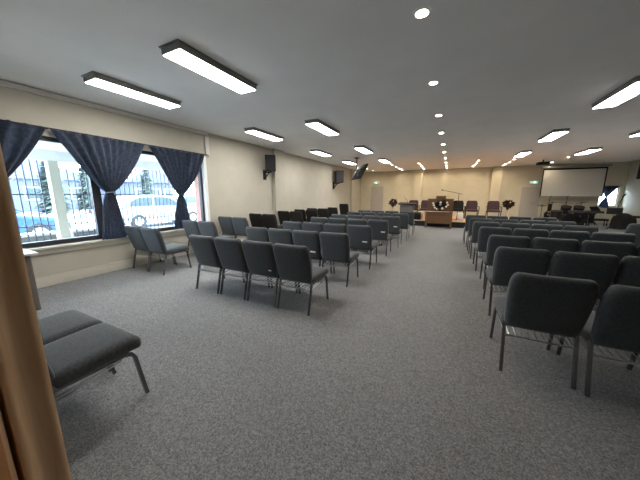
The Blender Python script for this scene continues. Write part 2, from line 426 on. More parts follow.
def car(label, paint, loc, rz, group='parked cars outside the windows'):
    """hatchback 4.3 m long, nose towards +y"""
    t = thing('car', label, 'car', loc, rz, group)
    low = [(-2.1, .30), (-2.15, .62), (-2.05, .92), (-1.0, .98), (.75, .96), (1.75, .80), (2.1, .66), (2.15, .45), (2.05, .26), (1.72, .24), (1.62, .48), (1.38, .62), (1.12, .48), (1.02, .22), (-.98, .22), (-1.1, .48), (-1.34, .62), (-1.6, .48), (-1.7, .26)]
    MB().prism(low, -.86, .86, 'x', .05).build('body', paint, t)
    cab = [(-2.0, .93), (-1.75, 1.25), (-1.35, 1.44), (-.2, 1.50), (.35, 1.42), (1.15, .95)]
    cb = MB().prism(cab, -.72, .72, 'x', .06).build('cabin', paint, t)
    for s in (-1, 1):
        MB().prism([(-1.62, 1.0), (-1.5, 1.24), (-1.2, 1.37), (-.62, 1.40), (-.62, 1.0)], s * .705, s * .732, 'x').build('side_window', M['carglass'], t, smooth=False)
        MB().prism([(-.54, 1.0), (-.54, 1.40), (-.15, 1.41), (.25, 1.34), (.82, 1.0)], s * .705, s * .732, 'x').build('side_window', M['carglass'], t, smooth=False)
        MB().ball((s * .96, .62, 1.02), .11, 2, (.9, .6, .75)).build('mirror', paint, t)
        MB().box(s * .62 - .15, s * .62 + .15, 2.02, 2.14, .60, .72, .03, 2).build('headlight', M['chrome'], t)
    MB().prism([(.40, 1.42), (.46, 1.42), (1.20, .98), (1.14, .98)], -.62, .62, 'x').build('windscreen', M['carglass'], t, smooth=False)
    for sx in (-1, 1):
        for y in (-1.35, 1.37):
            T = RT('Y', 90, (sx * .76, y, .32))
            wl = MB().lathe([(.18, -.1), (.30, -.1), (.32, -.07), (.32, .07), (.30, .1), (.18, .1)], 24, T).build('wheel', M['tyre'], t)
            MB().lathe([(.02, -.105), (.19, -.105), (.2, -.08), (.2, .08), (.19, .105), (.02, .105)], 12, T).build('hubcap', M['hub'], wl)
    return t
car('blue car half hidden behind the wooden door frame', M['bluecar'], (-12.2, 1.75, -.02), 0)
car('white car parked side-on beyond the grille, between the tied curtains', M['whitecar'], (-13.2, 7.9, -.02), 0)
car('pale teal car behind the white car, seen past the far curtain', M['tealcar'], (-17.0, 13.2, -.02), 0)

def house(label, x, y, wd, dp, h, wallm, rh, g='houses across the road'):
    t = thing('house', label, 'house', (x, y, 0), 0, g)
    MB().box(-dp / 2, dp / 2, -wd / 2, wd / 2, -.1, h).build('walls', wallm, t, smooth=False)
    MB().prism([(-wd / 2 - .4, h), (0, h + rh), (wd / 2 + .4, h)], -dp / 2 - .3, dp / 2 + .3, 'x').build('roof', M['roof'], t, smooth=False)
    for k in range(3):
        yy = -wd / 2 + wd * (k + .5) / 3
        wdw = MB().box(dp / 2, dp / 2 + .06, yy - .6, yy + .6, 1.0, 2.2).build('window_frame', M['white'], t, smooth=False)
        MB().box(dp / 2 + .06, dp / 2 + .08, yy - .5, yy + .5, 1.1, 2.1).build('pane', M['carglass'], wdw, smooth=False)
house('blue grey house beyond the blue car, gable roof', -38, 9.4, 9.5, 8, 2.9, M['house'], 2.0)
house('blue grey house with steep roof beyond the white car', -36, 19.2, 5.0, 8, 2.9, M['house'], 1.9)
house('pale house far behind the cream porch post', -48, 20.5, 9, 8, 2.6, M['house2'], 1.4)

def conifer(label, x, y, h, r0):
    t = thing('conifer', label, 'tree', (x, y, 0), 0, 'conifers beyond the parking lot')
    MB().tube([(0, 0, -.1), (0, 0, h * .95)], [.12, .02], 8).build('trunk', M['bark'], t)
    b = bmesh.new(); q = random.Random(int(x * 10 + y))
    for k in range(900):
        z = .5 + (h - .55) * q.random() ** 1.15; rr = r0 * (1 - (z - .3) / h) + .05
        a = q.random() * 2 * PI; L = rr * (.55 + .5 * q.random())
        d = Vector((math.cos(a), math.sin(a), -.35)); p0 = Vector((0, 0, z)); p1 = p0 + d * L
        s_ = Vector((-math.sin(a), math.cos(a), 0)) * (.05 + .12 * q.random())
        mid = p0.lerp(p1, .6)
        vs = [b.verts.new(p) for p in (p0, mid + s_, p1, mid - s_ + Vector((0, 0, -.05)))]
        b.faces.new(vs)
    mb = MB(); mb.bm.free(); mb.bm = b; mb.build('foliage', M['pine'], t, smooth=False)
conifer('dark conifer just to the doorway side of the cream post', -24, 7.55, 5.2, 1.3)
conifer('slim conifer seen on the far side of the cream post', -26, 10.2, 4.8, 1.1)
conifer('conifer above the white car, between the tied curtains', -25, 14.3, 4.6, 1.3)
def bare(label, x, y, h):
    t = thing('bare_tree', label, 'tree', (x, y, 0), 0, 'bare trees beyond the parking lot')
    MB().tube([(0, 0, -.1), (.05, .05, h * .4), (0, 0, h * .8)], [.13, .09, .03], 8).build('trunk', M['bark'], t)
    b = MB(); q = random.Random(int(y * 7))
    for k in range(26):
        z = h * (.3 + .5 * q.random()); a = q.random() * 2 * PI; L = h * (.15 + .22 * q.random())
        p1 = Vector((math.cos(a) * L * .6, math.sin(a) * L * .6, z + L * .7)); b.tube([(0, 0, z), p1 * .5 + Vector((0, 0, z * .5)), p1], [.035, .022, .008], 5)
        for _ in range(2):
            a2 = q.random() * 2 * PI; b.tube([p1 * .6 + Vector((0, 0, z * .4)), p1 + Vector((math.cos(a2), math.sin(a2), .6)) * L * .35], [.014, .005], 4)
    b.build('branches', M['bark'], t)
bare('bare tree behind the parking lot, above blue car', -30, 6.9, 5.5)
bare('bare tree to the far side of the middle conifer', -30, 12.4, 5.5)
bare('bare tree near the far curtain, beyond the teal car', -28, 18.5, 5.5)

# ------------------------------------------------------------------ ceiling lights
def fixture_proto():
    t = thing('ceiling_light', '', 'ceiling light', (0, 0, H))
    MB().box(-.155, .155, -.62, .62, -.078, -.001, .004).build('housing', M['fixture'], t, smooth=False)
    MB().box(-.165, .165, -.64, .64, -.012, 0.0).build('mounting_plate', M['fixture'], t, smooth=False)
    MB().box(-.143, .143, -.607, .607, -.083, -.0782).build('diffuser', M['tube'], t, smooth=False)
    return t
fx = [(-4.52, 2.61, 'row nearest the windows, first from the doorway'), (-4.52, 5.78, 'row nearest the windows, second from the doorway'),
      (-4.52, 9.18, 'row nearest the windows, third from the doorway'), (-4.52, 12.40, 'row nearest the windows, fourth, by hanging television'),
      (-2.85, 2.66, 'row over the window-side block, first and largest'), (-2.82, 5.85, 'row over the window-side block, second from doorway'),
      (-2.82, 9.22, 'row over the window-side block, third from doorway'), (-2.82, 12.6, 'row over the window-side block, fourth, before downlights'),
      (2.38, 6.05, 'row over the block across the aisle, first from doorway'), (2.42, 9.35, 'row over the block across the aisle, second from doorway'),
      (2.50, 12.9, 'row over the block across the aisle, third, before downlights'), (4.42, 9.6, 'row toward the projection screen, cut by picture edge'),
      (4.50, 13.2, 'row toward the projection screen, second from doorway')]
p0 = None
for x, y, l in fx:
    lb = 'flat fluorescent light, ' + l
    if p0 is None: p0 = fixture_proto(); o = p0; o.location = (x, y, H); o['label'] = lb
    else: o = dup(p0, (x, y, H), 0, lb)
    o['group'] = 'fluorescent ceiling lights'

def downlight_proto():
    t = thing('downlight', '', 'downlight', (0, 0, H))
    MB().lathe([(.052, -.002), (.057, -.008), (.064, -.009), (.078, -.004), (.078, 0.0), (.052, 0.0)], 24).build('trim_ring', M['white'], t)
    MB().lathe([(.001, -.004), (.051, -.004), (.051, -.001), (.001, -.001)], 20).build('lamp', M['spot'], t)
    sl = bpy.data.lights.new('downlight_beam', 'SPOT'); sl.energy = SPOT_W; sl.color = (1, .83, .58); sl.spot_size = R(156); sl.spot_blend = 1.0; sl.shadow_soft_size = .04
    so = bpy.data.objects.new('downlight_beam', sl); C.objects.link(so); so.parent = t; so.location = (0, 0, -.05)
    return t
ORD = ['first', 'second', 'third', 'fourth', 'fifth', 'sixth', 'seventh', 'eighth', 'ninth', 'tenth', 'eleventh']
cols = [('line over the centre aisle', [(-.34 + .017 * k, y) for k, y in enumerate((2.76, 4.40, 6.15, 7.86, 9.61, 11.33, 13.17, 15.01, 16.55, 18.05))]),
        ('short line over the window-side block', [(-2.88, y) for y in (14.6, 15.9, 17.0, 17.9)]),
        ('short line nearest the windows', [(-4.75, y) for y in (16.3, 17.7)]),
        ('short line just window-side of the aisle line', [(-1.50, y) for y in (14.8, 16.0, 17.1, 17.95)]),
        ('short line just screen-side of the aisle line', [(1.2, y) for y in (14.8, 16.0, 17.1, 17.95)]),
        ('short line over the block across aisle', [(2.66, y) for y in (15.1, 16.2, 17.2, 17.9)]),
        ('short line above the projection screen', [(4.60, y) for y in (15.2, 17.2)])]
p0 = None
for l, pts in cols:
    for k, (x, y) in enumerate(pts):
        lb = f'recessed downlight, {ORD[k]} from doorway in {l}'
        if p0 is None: p0 = downlight_proto(); o = p0; o.location = (x, y, H); o['label'] = lb
        else: o = dup(p0, (x, y, H), 0, lb)
        o['group'] = 'recessed downlights'

# ------------------------------------------------------------------ chairs
SW = .53
def chair_parts(t, fab, tall=1.0):
    # seat cushion with waterfall front
    def sh(p, u):
        if p.y > .12: p.z -= (p.y - .12) ** 2 * .8
        return p
    MB().cushion(.515, .50, .10, .042, 9, .012, RT('X', 2.5, (0, .045, .430)), sh).build('seat', fab, t, ang=180)
    # back cushion, leaning rearward
    hb = .512 * tall; lean = 15.0
    def bs(p, u):
        k = (p.z / (hb / 2) + 1) / 2             # 0 bottom 1 top
        if u.x and abs(p.x) > 0: p.x *= (.95 + .07 * min(1, k * 1.8)) if k < .75 else 1.02 - .11 * ((k - .75) / .25) ** 2.4
        p.y += .014 * (1 - u.x ** 2) * (-1)       # shallow dish
        if p.y > 0: p.y += .014 * math.sin(k * PI)
        return p
    zc = .402 + hb / 2 * math.cos(R(lean)); yc = -.192 - hb / 2 * math.sin(R(lean))
    MB().cushion(.512, .078, hb, .036, 9, 0, RT('X', lean, (0, yc, zc)), bs).build('backrest', fab, t, ang=180)
    for s in (-1, 1):
        x = s * .236
        MB().tube([(x, -.287, 0), (x, -.278, .04), (x, -.200, .375), (x, -.186, .42)], .0115, square=True).build('leg', M['metal'], t, ang=30)
        MB().tube([(x, .285, 0), (x, .276, .05), (x, .236, .33), (x, .220, .365), (x, .18, .380)], .0115, square=True).build('leg', M['metal'], t, ang=30)
    f = MB()
    for s in (-1, 1): f.tube([(s * .236, -.195, .382), (s * .236, .20, .384)], .0115, square=True)
    f.tube([(-.236, -.15, .382), (.236, -.15, .382)], .010, square=True).tube([(-.236, .15, .382), (.236, .15, .382)], .010, square=True)
    f.build('seat_frame', M['metal'], t, ang=30)
    b = MB()
    b.tube([(-.236, -.216, .305), (.236, -.216, .305)], .0085, 6).tube([(-.225, .15, .345), (.225, .15, .345)], .006, 6)
    for sx in (-1, 1): b.tube([(sx * .228, -.216, .305), (sx * .228, .15, .345), (sx * .228, .16, .38)], .005, 6)
    for k in range(9):
        x = -.196 + k * .049
        b.tube([(x, -.216, .305), (x, .15, .345)], .004, 4)
    b.build('book_rack', M['wire'], t)
def chair_proto(kind, fab, tall=1.0):
    t = thing('stacking_chair', '', 'chair'); chair_parts(t, fab, tall); return t
PROTO = {}
def put(x, y, rz, label, group, kind='grey'):
    """x = centre, y = rear foot"""
    if kind not in PROTO:
        o = chair_proto(kind, M['fabric'] if kind == 'grey' else M['fabric_brown'], 1.22 if kind == 'tall' else 1.0); PROTO[kind] = o
        o.location = (x, y + .285, 0); o.rotation_euler = (0, 0, rz); o['label'] = label; o['group'] = group
    else:
        o = dup(PROTO[kind], (x, y + .285, 0), rz, label, group)
    return o
SEATN = ['fourth seat from the aisle', 'third seat from the aisle', 'second seat from the aisle', 'aisle-end seat']
rows = [(2.60, -1.42, 0), (3.74, -1.34, 0), (4.90, -1.28, .0), (6.15, -1.22, 0), (7.35, -1.14, 0), (8.62, -1.08, 0), (9.72, -1.03, 0)]
GA = 'charcoal chairs in the block nearer the windows'
tags = {}
for i, (y, xr, rz) in enumerate(rows):
    for k in range(4):
        jx, jy, jr = rnd.uniform(-.002, .002), rnd.uniform(-.010, .010), rnd.uniform(-.006, .006)
        o = put(xr - .025 - .24 - (3 - k) * SW + jx, y + jy, rz + jr, f'charcoal padded chair, {SEATN[k]} in {ORD[i]} row, window-side block', GA)
        tags[(i, k)] = o
GB = 'charcoal chairs in the block across the aisle'
rowsr = [2.455, 3.60, 4.64, 5.74, 6.80, 7.74, 8.84]
DXR = [-.035, .02, .075, .05, .03, .02, .0]
SEATR = ['aisle-end seat', 'second seat from the aisle', 'third seat from the aisle', 'fourth seat from the aisle']
for i, y in enumerate(rowsr):
    for k in range(4):
        if (i == 0 and k > 1) or (i == 1 and k > 2): continue
        jx, jy, jr = rnd.uniform(-.002, .002), rnd.uniform(-.010, .010), rnd.uniform(-.006, .006)
        put(.80 + DXR[i] + k * SW + jx, y + jy - (.05 if (i, k) == (0, 1) else 0), jr, f'charcoal padded chair, {SEATR[k]} in {ORD[i]} row, block across the aisle', GB)
put(3.72, 7.72, .03, 'charcoal padded chair standing apart beyond the block across the aisle', 'charcoal chairs beside the far wall')
GC = 'pairs of chairs along the window wall'
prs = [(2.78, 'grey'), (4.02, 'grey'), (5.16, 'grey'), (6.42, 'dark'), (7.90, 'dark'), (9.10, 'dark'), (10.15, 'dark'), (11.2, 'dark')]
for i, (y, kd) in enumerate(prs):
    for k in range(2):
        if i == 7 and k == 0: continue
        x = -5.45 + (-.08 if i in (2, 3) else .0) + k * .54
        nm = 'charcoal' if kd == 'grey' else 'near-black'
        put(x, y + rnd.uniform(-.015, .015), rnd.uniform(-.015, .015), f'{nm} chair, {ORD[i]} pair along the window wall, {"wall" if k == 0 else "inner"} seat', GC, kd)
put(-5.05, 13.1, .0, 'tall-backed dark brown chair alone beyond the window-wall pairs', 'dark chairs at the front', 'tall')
GD = 'two chairs against the doorway wall'
put(-2.19, .37, 0, 'charcoal padded chair beside the wooden door frame, nearer the aisle', GD)
put(-2.725, .37, 0, 'charcoal padded chair beside the wooden door frame, nearer the cabinet', GD)
# paper tags stuck on some chair backs
for key, (lx, lz) in {(1, 2): (.13, .53), (2, 3): (.12, .56), (3, 3): (.14, .60), (4, 3): (.14, .60), (0, 2): (.17, .50)}.items():
    w_, h_ = (.10, .028) if key != (0, 2) else (.045, .012)
    o = MB().box(-w_ / 2, w_ / 2, -.002, .002, -h_ / 2, h_ / 2).build('paper_tag', M['tag'], tags[key], smooth=False)
    o['label'] = 'small white paper tag on the chair back'
    yb = -.192 - (lz - .402) * math.tan(R(15)) - .0545
    o.location = (lx, yb, lz); o.rotation_euler = (R(15), 0, 0)

# ------------------------------------------------------------------ cabinet by the window
t = thing('cabinet', 'grey-brown low cabinet with white top, behind the wooden door frame', 'cabinet', (-5.1, .24, 0))
MB().box(-.55, .58, 0, .88, .06, .775, .004).build('body', M['cabinet'], t, smooth=False)
MB().box(-.52, .54, .02, .84, 0, .06).build('plinth', M['black'], t, smooth=False)
MB().box(-.58, .66, -.02, .93, .775, .805, .006).build('top', M['white'], t)
for s in (0, 1):
    d = MB().box(.58, .60, .02 + s * .43, .435 + s * .43, .09, .75, .004).build('door', M['cabinet'], t, smooth=False)
    MB().tube([(.615, .38 + s * .12, .5), (.625, .38 + s * .12, .5), (.625, .38 + s * .12, .62), (.615, .38 + s * .12, .62)], .005, 6).build('handle', M['chrome'], d)

# ------------------------------------------------------------------ wall speakers
def speaker(label, y, z, k=1.0):
    t = thing('wall_speaker', label, 'speaker', (XL, y, z), 0, 'black loudspeakers on wall brackets')
    ang = R(38)
    T = Matrix.Translation((.245, 0, 0)) @ Matrix.Rotation(ang, 4, 'Z')
    MB().box(-.16, .16, -.15, .15, -.24, .24, .012, 2, T).build('cabinet_shell', M['black'], t)
    MB().box(-.145, .145, -.158, -.148, -.225, .225, .004, 1, T).build('grille', M['grille'], t)
    b = MB().box(0, .015, -.07, .07, -.50, -.20).tube([(.01, 0, -.27), (.28, 0, -.27)], .016, square=True).tube([(.01, 0, -.46), (.18, 0, -.28)], .012, square=True).tube([(.01, 0, -.49), (.01, 0, -.22)], .018, square=True)
    b.build('bracket', M['black'], t, smooth=False); t.scale = (k, k, k)
speaker('black loudspeaker on wall bracket just past the windows', 7.36, 2.56, 1.1)
speaker('black loudspeaker on wall bracket behind the hanging television', 13.45, 2.47, 1.35)

# ------------------------------------------------------------------ televisions hanging from the ceiling
def tv(label, x, y, az, tilt, zc, w_, h_):
    t = thing('television', label, 'television', (x, y, H), 0, 'televisions hung from the ceiling')
    D = zc - H
    MB().box(-.09, .09, -.09, .09, -.03, 0, .004).build('ceiling_plate', M['black'], t)
    MB().tube([(0, 0, 0), (0, 0, D + .10)], .024, 12).build('pole', M['black'], t)
    # panel local: screen faces +x, width along y, height along z; tilt leans the top forward
    T = Matrix.Translation((0, 0, D)) @ Matrix.Rotation(az, 4, 'Z') @ Matrix.Translation((.13, 0, 0)) @ Matrix.Rotation(tilt, 4, 'Y')
    MB().box(-.02, .03, -w_ / 2, w_ / 2, -h_ / 2, h_ / 2, .008, 2, T).build('panel', M['black'], t)
    MB().box(.030, .032, -w_ / 2 + .015, w_ / 2 - .015, -h_ / 2 + .015, h_ / 2 - .015, 0, 1, T).build('screen', M['blackscreen'], t, smooth=False)
    MB().box(-.055, -.02, -w_ * .32, w_ * .32, -h_ * .36, h_ * .22, .012, 2, T).build('rear_housing', M['grille'], t)
    b = MB()
    for s in (-1, 1): b.box(-.075, -.055, s * .2 - .02, s * .2 + .02, -h_ * .4, h_ * .4, .003, 1, T)
    b.box(-.095, -.06, -.26, .26, .02, .07, .003, 1, T).box(-.095, -.06, -.26, .26, -.14, -.09, .003, 1, T)
    b.build('mount_bracket', M['grille'], t, smooth=False)
    MB().box(-.063, -.055, -.17, -.08, -h_ * .30, -h_ * .18, 0, 1, T).build('sticker', M['tag'], t, smooth=False)
tv('black television hung from ceiling pole near the window wall', -3.78, 11.3, R(38), R(28), 2.50, 1.20, .70)
tv('black television hung near the far wall, cut by picture edge', 7.34, 15.0, R(-104), R(4), 2.46, 1.20, .70)

# ------------------------------------------------------------------ back wall: doors, exit signs
def door(name, x0, x1, zt, hx):
    m = MB().box(x0 - .07, x0, YB - .03, YB, 0, zt + .07, .004).box(x1, x1 + .07, YB - .03, YB, 0, zt + .07, .004).box(x0, x1, YB - .03, YB, zt, zt + .07, .004)
    o = struct(m.build(name, M['trim']))
    MB().box(x0, x1, YB - .02, YB - .002, .01, zt).build('leaf', M['door'], o, smooth=False)
    h = MB().tube([(hx, YB - .02, 1.0), (hx, YB - .07, 1.0), (hx + (.1 if hx < (x0 + x1) / 2 else -.1), YB - .07, 1.0)], .012, 8); h.build('handle', M['chrome'], o)
door('door_1', -5.08, -4.18, 2.08, -5.0)
door('door_2', 3.80, 4.68, 1.92, 4.42)
def exit_sign(label, x, z):
    t = thing('exit_sign', label, 'exit sign', (x, YB - .05, z), 0, 'green running-man exit signs')
    MB().box(-.19, .19, -.02, .05, -.085, .085, .006).build('case', M['white'], t)
    MB().box(-.175, .175, -.024, -.02, -.072, .072).build('face', M['green'], t, smooth=False)
    b = MB()      # white doorway and running figure
    b.box(-.045, .085, -.027, -.024, -.062, .062)
    b.box(-.13, -.075, -.027, -.024, -.012, .012).prism([(-.13, -.035), (-.13, .035), (-.168, 0)], -.027, -.024, 'y')
    b.build('white_doorway', M['exitwhite'], t, smooth=False)
    r = MB().ball((.055, -.028, .036), .011, 1).tube([(.055, -.028, .025), (.048, -.028, -.008)], .008, 5).tube([(.048, -.028, -.008), (.025, -.028, -.022), (.02, -.028, -.042)], .006, 5).tube([(.048, -.028, -.008), (.066, -.028, -.025), (.085, -.028, -.028)], .006, 5).tube([(.052, -.028, .018), (.03, -.028, .012)], .005, 5).tube([(.052, -.028, .018), (.075, -.028, .006)], .005, 5)
    r.build('running_figure', M['green'], t)
exit_sign('green exit sign above the back door on the window side', -4.70, 2.32)
exit_sign('green exit sign above the back door beside the projection screen', 4.32, 2.18)
# small back window with a tied curtain
m = MB(); f = .05
m.box(BX0, BX0 + f, YB + .05, YB + .12, BZ0, BZ1).box(BX1 - f, BX1, YB + .05, YB + .12, BZ0, BZ1).box(BX0 + f, BX1 - f, YB + .05, YB + .12, BZ0, BZ0 + f).box(BX0 + f, BX1 - f, YB + .05, YB + .12, BZ1 - f, BZ1)
o = struct(m.build('window_3', M['white'], smooth=False)); MB().box(BX0 + f, BX1 - f, YB + .08, YB + .088, BZ0 + f, BZ1 - f).build('pane', M['glass'], o, smooth=False)
def small_curtain():
    t = thing('curtain', 'small dark curtain tied in the middle at the back-wall window', 'curtain', (0, YB - .06, 0))
    b = bmesh.new(); NU, NV = 30, 36; grid = []
    for j in range(NV + 1):
        v = j / NV; z = 1.93 - v * 1.12
        if v < .5: q = v / .5; w_ = .05 + .66 * (1 - q) ** .9; c = 7.42 + (-.06) * q
        else: q = (v - .5) / .5; w_ = .05 + .42 * q ** .8; c = 7.36 - .06 * q
        grid.append([b.verts.new((c + (i / NU - .5) * w_, .02 * math.sin(i / NU * PI * 10) * min(1, w_ / .3), z)) for i in range(NU + 1)])
    for j in range(NV):
        for i in range(NU): b.faces.new((grid[j][i], grid[j][i + 1], grid[j + 1][i + 1], grid[j + 1][i]))
    bmesh.ops.solidify(b, geom=b.faces[:], thickness=.005)
    mb = MB(); mb.bm.free(); mb.bm = b; mb.build('cloth', M['curtain'], t, ang=180)
    MB().tube([(7.31, 0, 1.37), (7.41, -.02, 1.37)], .012, 6).build('tieback', M['hem'], t)
    MB().tube([(7.02, 0, 1.93), (7.86, 0, 1.93)], .012, 8).build('rod', M['darkframe'], t)
small_curtain()

# ------------------------------------------------------------------ projection screen and projector
t = thing('projection_screen', 'large pull-down projection screen hung above the drum kit', 'projection screen', (0, 17.7, 0))
MB().box(4.42, 6.90, -.004, .004, 1.40, 2.84).build('fabric', M['screen'], t, smooth=False)
b = MB().box(4.42, 4.475, -.007, -.004, 1.40, 2.84).box(6.845, 6.90, -.007, -.004, 1.40, 2.84).box(4.475, 6.845, -.007, -.004, 2.76, 2.84)
b.build('black_border', M['black'], t, smooth=False)
MB().tube([(4.40, 0, 1.40), (6.92, 0, 1.40)], .018, 8).build('bottom_bar', M['fixture'], t)
MB().box(4.32, 7.0, -.06, .06, 2.85, 2.97, .015, 2).build('case', M['fixture'], t)
for x in (4.6, 6.7): MB().tube([(x, 0, 2.96), (x, 0, H)], .008, 6).build('hanger', M['fixture'], t)
t = thing('projector', 'dark projector hung under the ceiling before the screen', 'projector', (3.92, 15.9, H))
MB().box(-.22, .22, -.17, .17, -.23, -.10, .02, 2).build('body', M['black'], t)
MB().tube([(0, 0, -.10), (0, 0, 0)], .03, 10).build('mount', M['black'], t)
MB().lathe([(.03, 0), (.05, 0), (.05, .05), (.03, .05)], 16, RT('X', -90, (.1, .17, -.165))).build('lens', M['carglass'], t)

# ------------------------------------------------------------------ stage and its furniture
SZ = .28
st = thing('stage', 'low stage with orange boards and dark carpeted front', 'stage', (0, 13.1, 0))
MB().box(-3.4, 3.4, 0, 3.4, 0, SZ - .025).build('riser', M['blackcloth'], st, smooth=False)
MB().box(-3.4, 3.4, .03, 3.4, SZ - .025, SZ).build('boards', M['stagewood'], st, smooth=False)
MB().box(-3.4, 3.4, -.015, .03, SZ - .03, SZ + .003, .004).build('nosing', M['trim'], st)
# communion table on the floor before the stage
t = thing('communion_table', 'brown wooden table standing on the carpet before the pulpit', 'table', (-.31, 12.80, 0))
MB().box(-.57, .57, -.22, .22, .70, .735, .006).build('tabletop', M['redoak'], t)
for sx in (-1, 1):
    for sy in (-1, 1): MB().box(sx * .52 - .035, sx * .52 + .035, sy * .18 - .03, sy * .18 + .03, 0, .70, .006).build('leg', M['oak'], t)
MB().box(-.49, .49, -.185, -.16, .55, .70).build('apron', M['redoak'], t, smooth=False)
MB().box(-.49, .49, -.175, -.155, .22, .55).build('front_panel', M['oak'], t, smooth=False)
MB().box(-.52, .52, -.19, .19, .20, .23, .004).build('shelf', M['oak'], t, smooth=False)
tag(MB().box(-.73, .10, 12.59, 12.80, .735, .742, .002).build('pale_strip', M['tag'], smooth=False), 'narrow pale strip lying along the wooden table', 'runner')  # thin pale strip over the front half of the tabletop
# pulpit
t = thing('pulpit', 'wide wooden pulpit with raised reading desk at stage centre', 'pulpit', (-.28, 13.45, SZ + .004))
MB().box(-.55, .52, -.18, .18, 0, .98, .008).build('body', M['oak'], t)
MB().box(-.58, .55, -.21, .21, .98, 1.02, .008).build('top', M['oak'], t)
MB().prism([(-.12, 1.02), (-.12, 1.16), (.16, 1.10), (.16, 1.02)], -.21, .21, 'x', .006).build('reading_desk', M['oak'], t)
for s in (-1, 1): MB().box(s * .5 - .04, s * .5 + .04, -.20, -.17, 0, .98, .004).build('pilaster', M['redoak'], t)
# flowers on the communion table
def bouquet(t, r, n, fl, seed, z0, zsc=.8, colour='flower'):
    q = random.Random(seed); b = bmesh.new()
    for k in range(n):
        d = Vector((q.gauss(0, 1), q.gauss(0, 1), q.gauss(0, .8))).normalized(); L = r * (.5 + .6 * q.random())
        p = Vector((0, 0, z0)) + Vector((d.x * L, d.y * L * .7, d.z * L * zsc)); s = .03 + .035 * q.random()
        e1 = d.cross(Vector((q.random(), q.random(), q.random()))).normalized() * s; e2 = d * s * 2
        b.faces.new([b.verts.new(x) for x in (p - e2 * .6, p + e1, p + e2, p - e1)])
    mb = MB(); mb.bm.free(); mb.bm = b; mb.build('foliage', M['foliage'], t, smooth=False)
    for (x, y, z, rr) in fl: 
        m_ = MB()
        for k in range(5):
            a = 2 * PI * k / 5; m_.ball((x + math.cos(a) * rr * .55, y, z + math.sin(a) * rr * .55), rr * .55, 1)
        m_.ball((x, y - .01, z), rr * .4, 1).build('blossom', M[colour], t)
t = thing('flower_arrangement', 'dark foliage with white blossoms standing on the wooden table', 'flowers', (-.27, 12.85, .744), 0, 'flower arrangements')
MB().lathe([(.05, 0), (.07, .02), (.04, .06), (.06, .12), (.05, .12)], 16).build('vase', M['brass'], t)
bouquet(t, .20, 260, [(-.30, -.12, .36, .05), (-.27, -.12, .27, .045), (-.22, -.12, .17, .045), (0, -.14, .40, .055), (.0, -.14, .30, .055), (.09, -.14, .14, .055), (.26, -.12, .40, .045), (.30, -.12, .30, .045), (.24, -.12, .22, .045), (-.14, -.14, .12, .04)], 3, .30, .9)
# lectern with gooseneck microphone
t = thing('lectern', 'grey lectern with dark slanted top on the stage', 'lectern', (-1.80, 13.5, SZ + .002))
MB().box(-.32, .32, -.22, .22, 0, .70, .01).build('body', M['greylam'], t)
MB().prism([(-.30, .72), (-.30, .76), (.28, .82), (.28, .70)], -.42, .46, 'x', .006).build('slanted_top', M['black'], t)
MB().tube([(.0, .1, .78), (-.04, .1, .92), (-.10, .08, 1.02), (-.17, .04, 1.06)], .010, 8).build('gooseneck_microphone', M['black'], t)
# microphone boom stand
t = thing('microphone_stand', 'boom microphone stand beside the pulpit', 'microphone stand', (.46, 13.7, SZ), 0, 'microphone stands')
for k in range(3):
    a = 2 * PI * k / 3 + .4; MB().tube([(0, 0, .08), (math.cos(a) * .28, math.sin(a) * .28, .012)], .010, 6).build('leg', M['black'], t)
MB().tube([(0, 0, .05), (0, 0, 1.28)], .012, 8).build('pole', M['black'], t)
MB().tube([(.14, .0, 1.22), (0, 0, 1.27), (-.68, -.1, 1.42)], .010, 8).build('boom', M['black'], t)
MB().ball((-.72, -.1, 1.43), .035, 2).build('microphone', M['grille'], t)
# plum armchairs
def armchair(x, y, rz, label, fab='purple'):
    t = thing('armchair', label, 'armchair', (x, y, SZ + .004), rz, 'plum armchairs on the stage')
    MB().cushion(.52, .50, .12, .05, 7, .012, RT('X', 3, (0, .02, .42))).build('seat', M[fab], t, ang=180)
    def bs(p, u):
        if p.z > .05: p.x *= 1 - .9 * (p.z - .05) ** 2 * 5.5
        return p
    MB().cushion(.52, .09, .50, .045, 7, 0, RT('X', 9, (0, -.26, .66)), bs).build('backrest', M[fab], t, ang=180)
    for s in (-1, 1):
        a = MB().tube([(s * .29, .22, .36), (s * .29, .22, .58), (s * .29, .12, .62), (s * .29, -.24, .62)], .018, 8).build('armrest', M['black'], t)
        MB().tube([(s * .27, .22, 0), (s * .27, .22, .38)], .016, 8).build('leg', M['black'], t); MB().tube([(s * .27, -.28, 0), (s * .27, -.24, .40)], .016, 8).build('leg', M['black'], t)
for x, y, l in ((-1.70, 15.0, 'plum armchair on stage behind the grey lectern'), (-1.05, 15.0, 'plum armchair on stage between lectern and pulpit'), (.52, 15.0, 'black armchair on stage just behind the boom microphone stand'),
                (1.14, 15.0, 'plum armchair on stage, second on the screen side of the pulpit'), (2.07, 15.0, 'plum armchair on stage standing alone beside the flower pedestal')):
    armchair(x, y, PI, l, 'fabric_brown' if l.startswith('black') else 'purple')
tag(MB().box(-.15, .15, -.14, .14, 0, .34, .02, 2).build('white_box', M['white']), 'small white box on the stage boards, right of the pulpit', 'box', 'white boxes on the stage').location = (.58, 14.0, SZ + .004)
tag(MB().box(-.13, .13, -.14, .14, 0, .36, .02, 2).build('white_box', M['white']), 'small white box on the stage boards between lectern and pulpit', 'box', 'white boxes on the stage').location = (-1.18, 14.0, SZ + .004)
t = thing('floor_monitor', 'black wedge loudspeaker on the stage edge beside grey lectern', 'speaker', (-1.32, 13.42, SZ), R(180))
MB().prism([(-.2, 0), (-.2, .12), (-.05, .36), (.2, .30), (.2, 0)], -.20, .20, 'x', .01).build('cabinet_shell', M['black'], t)
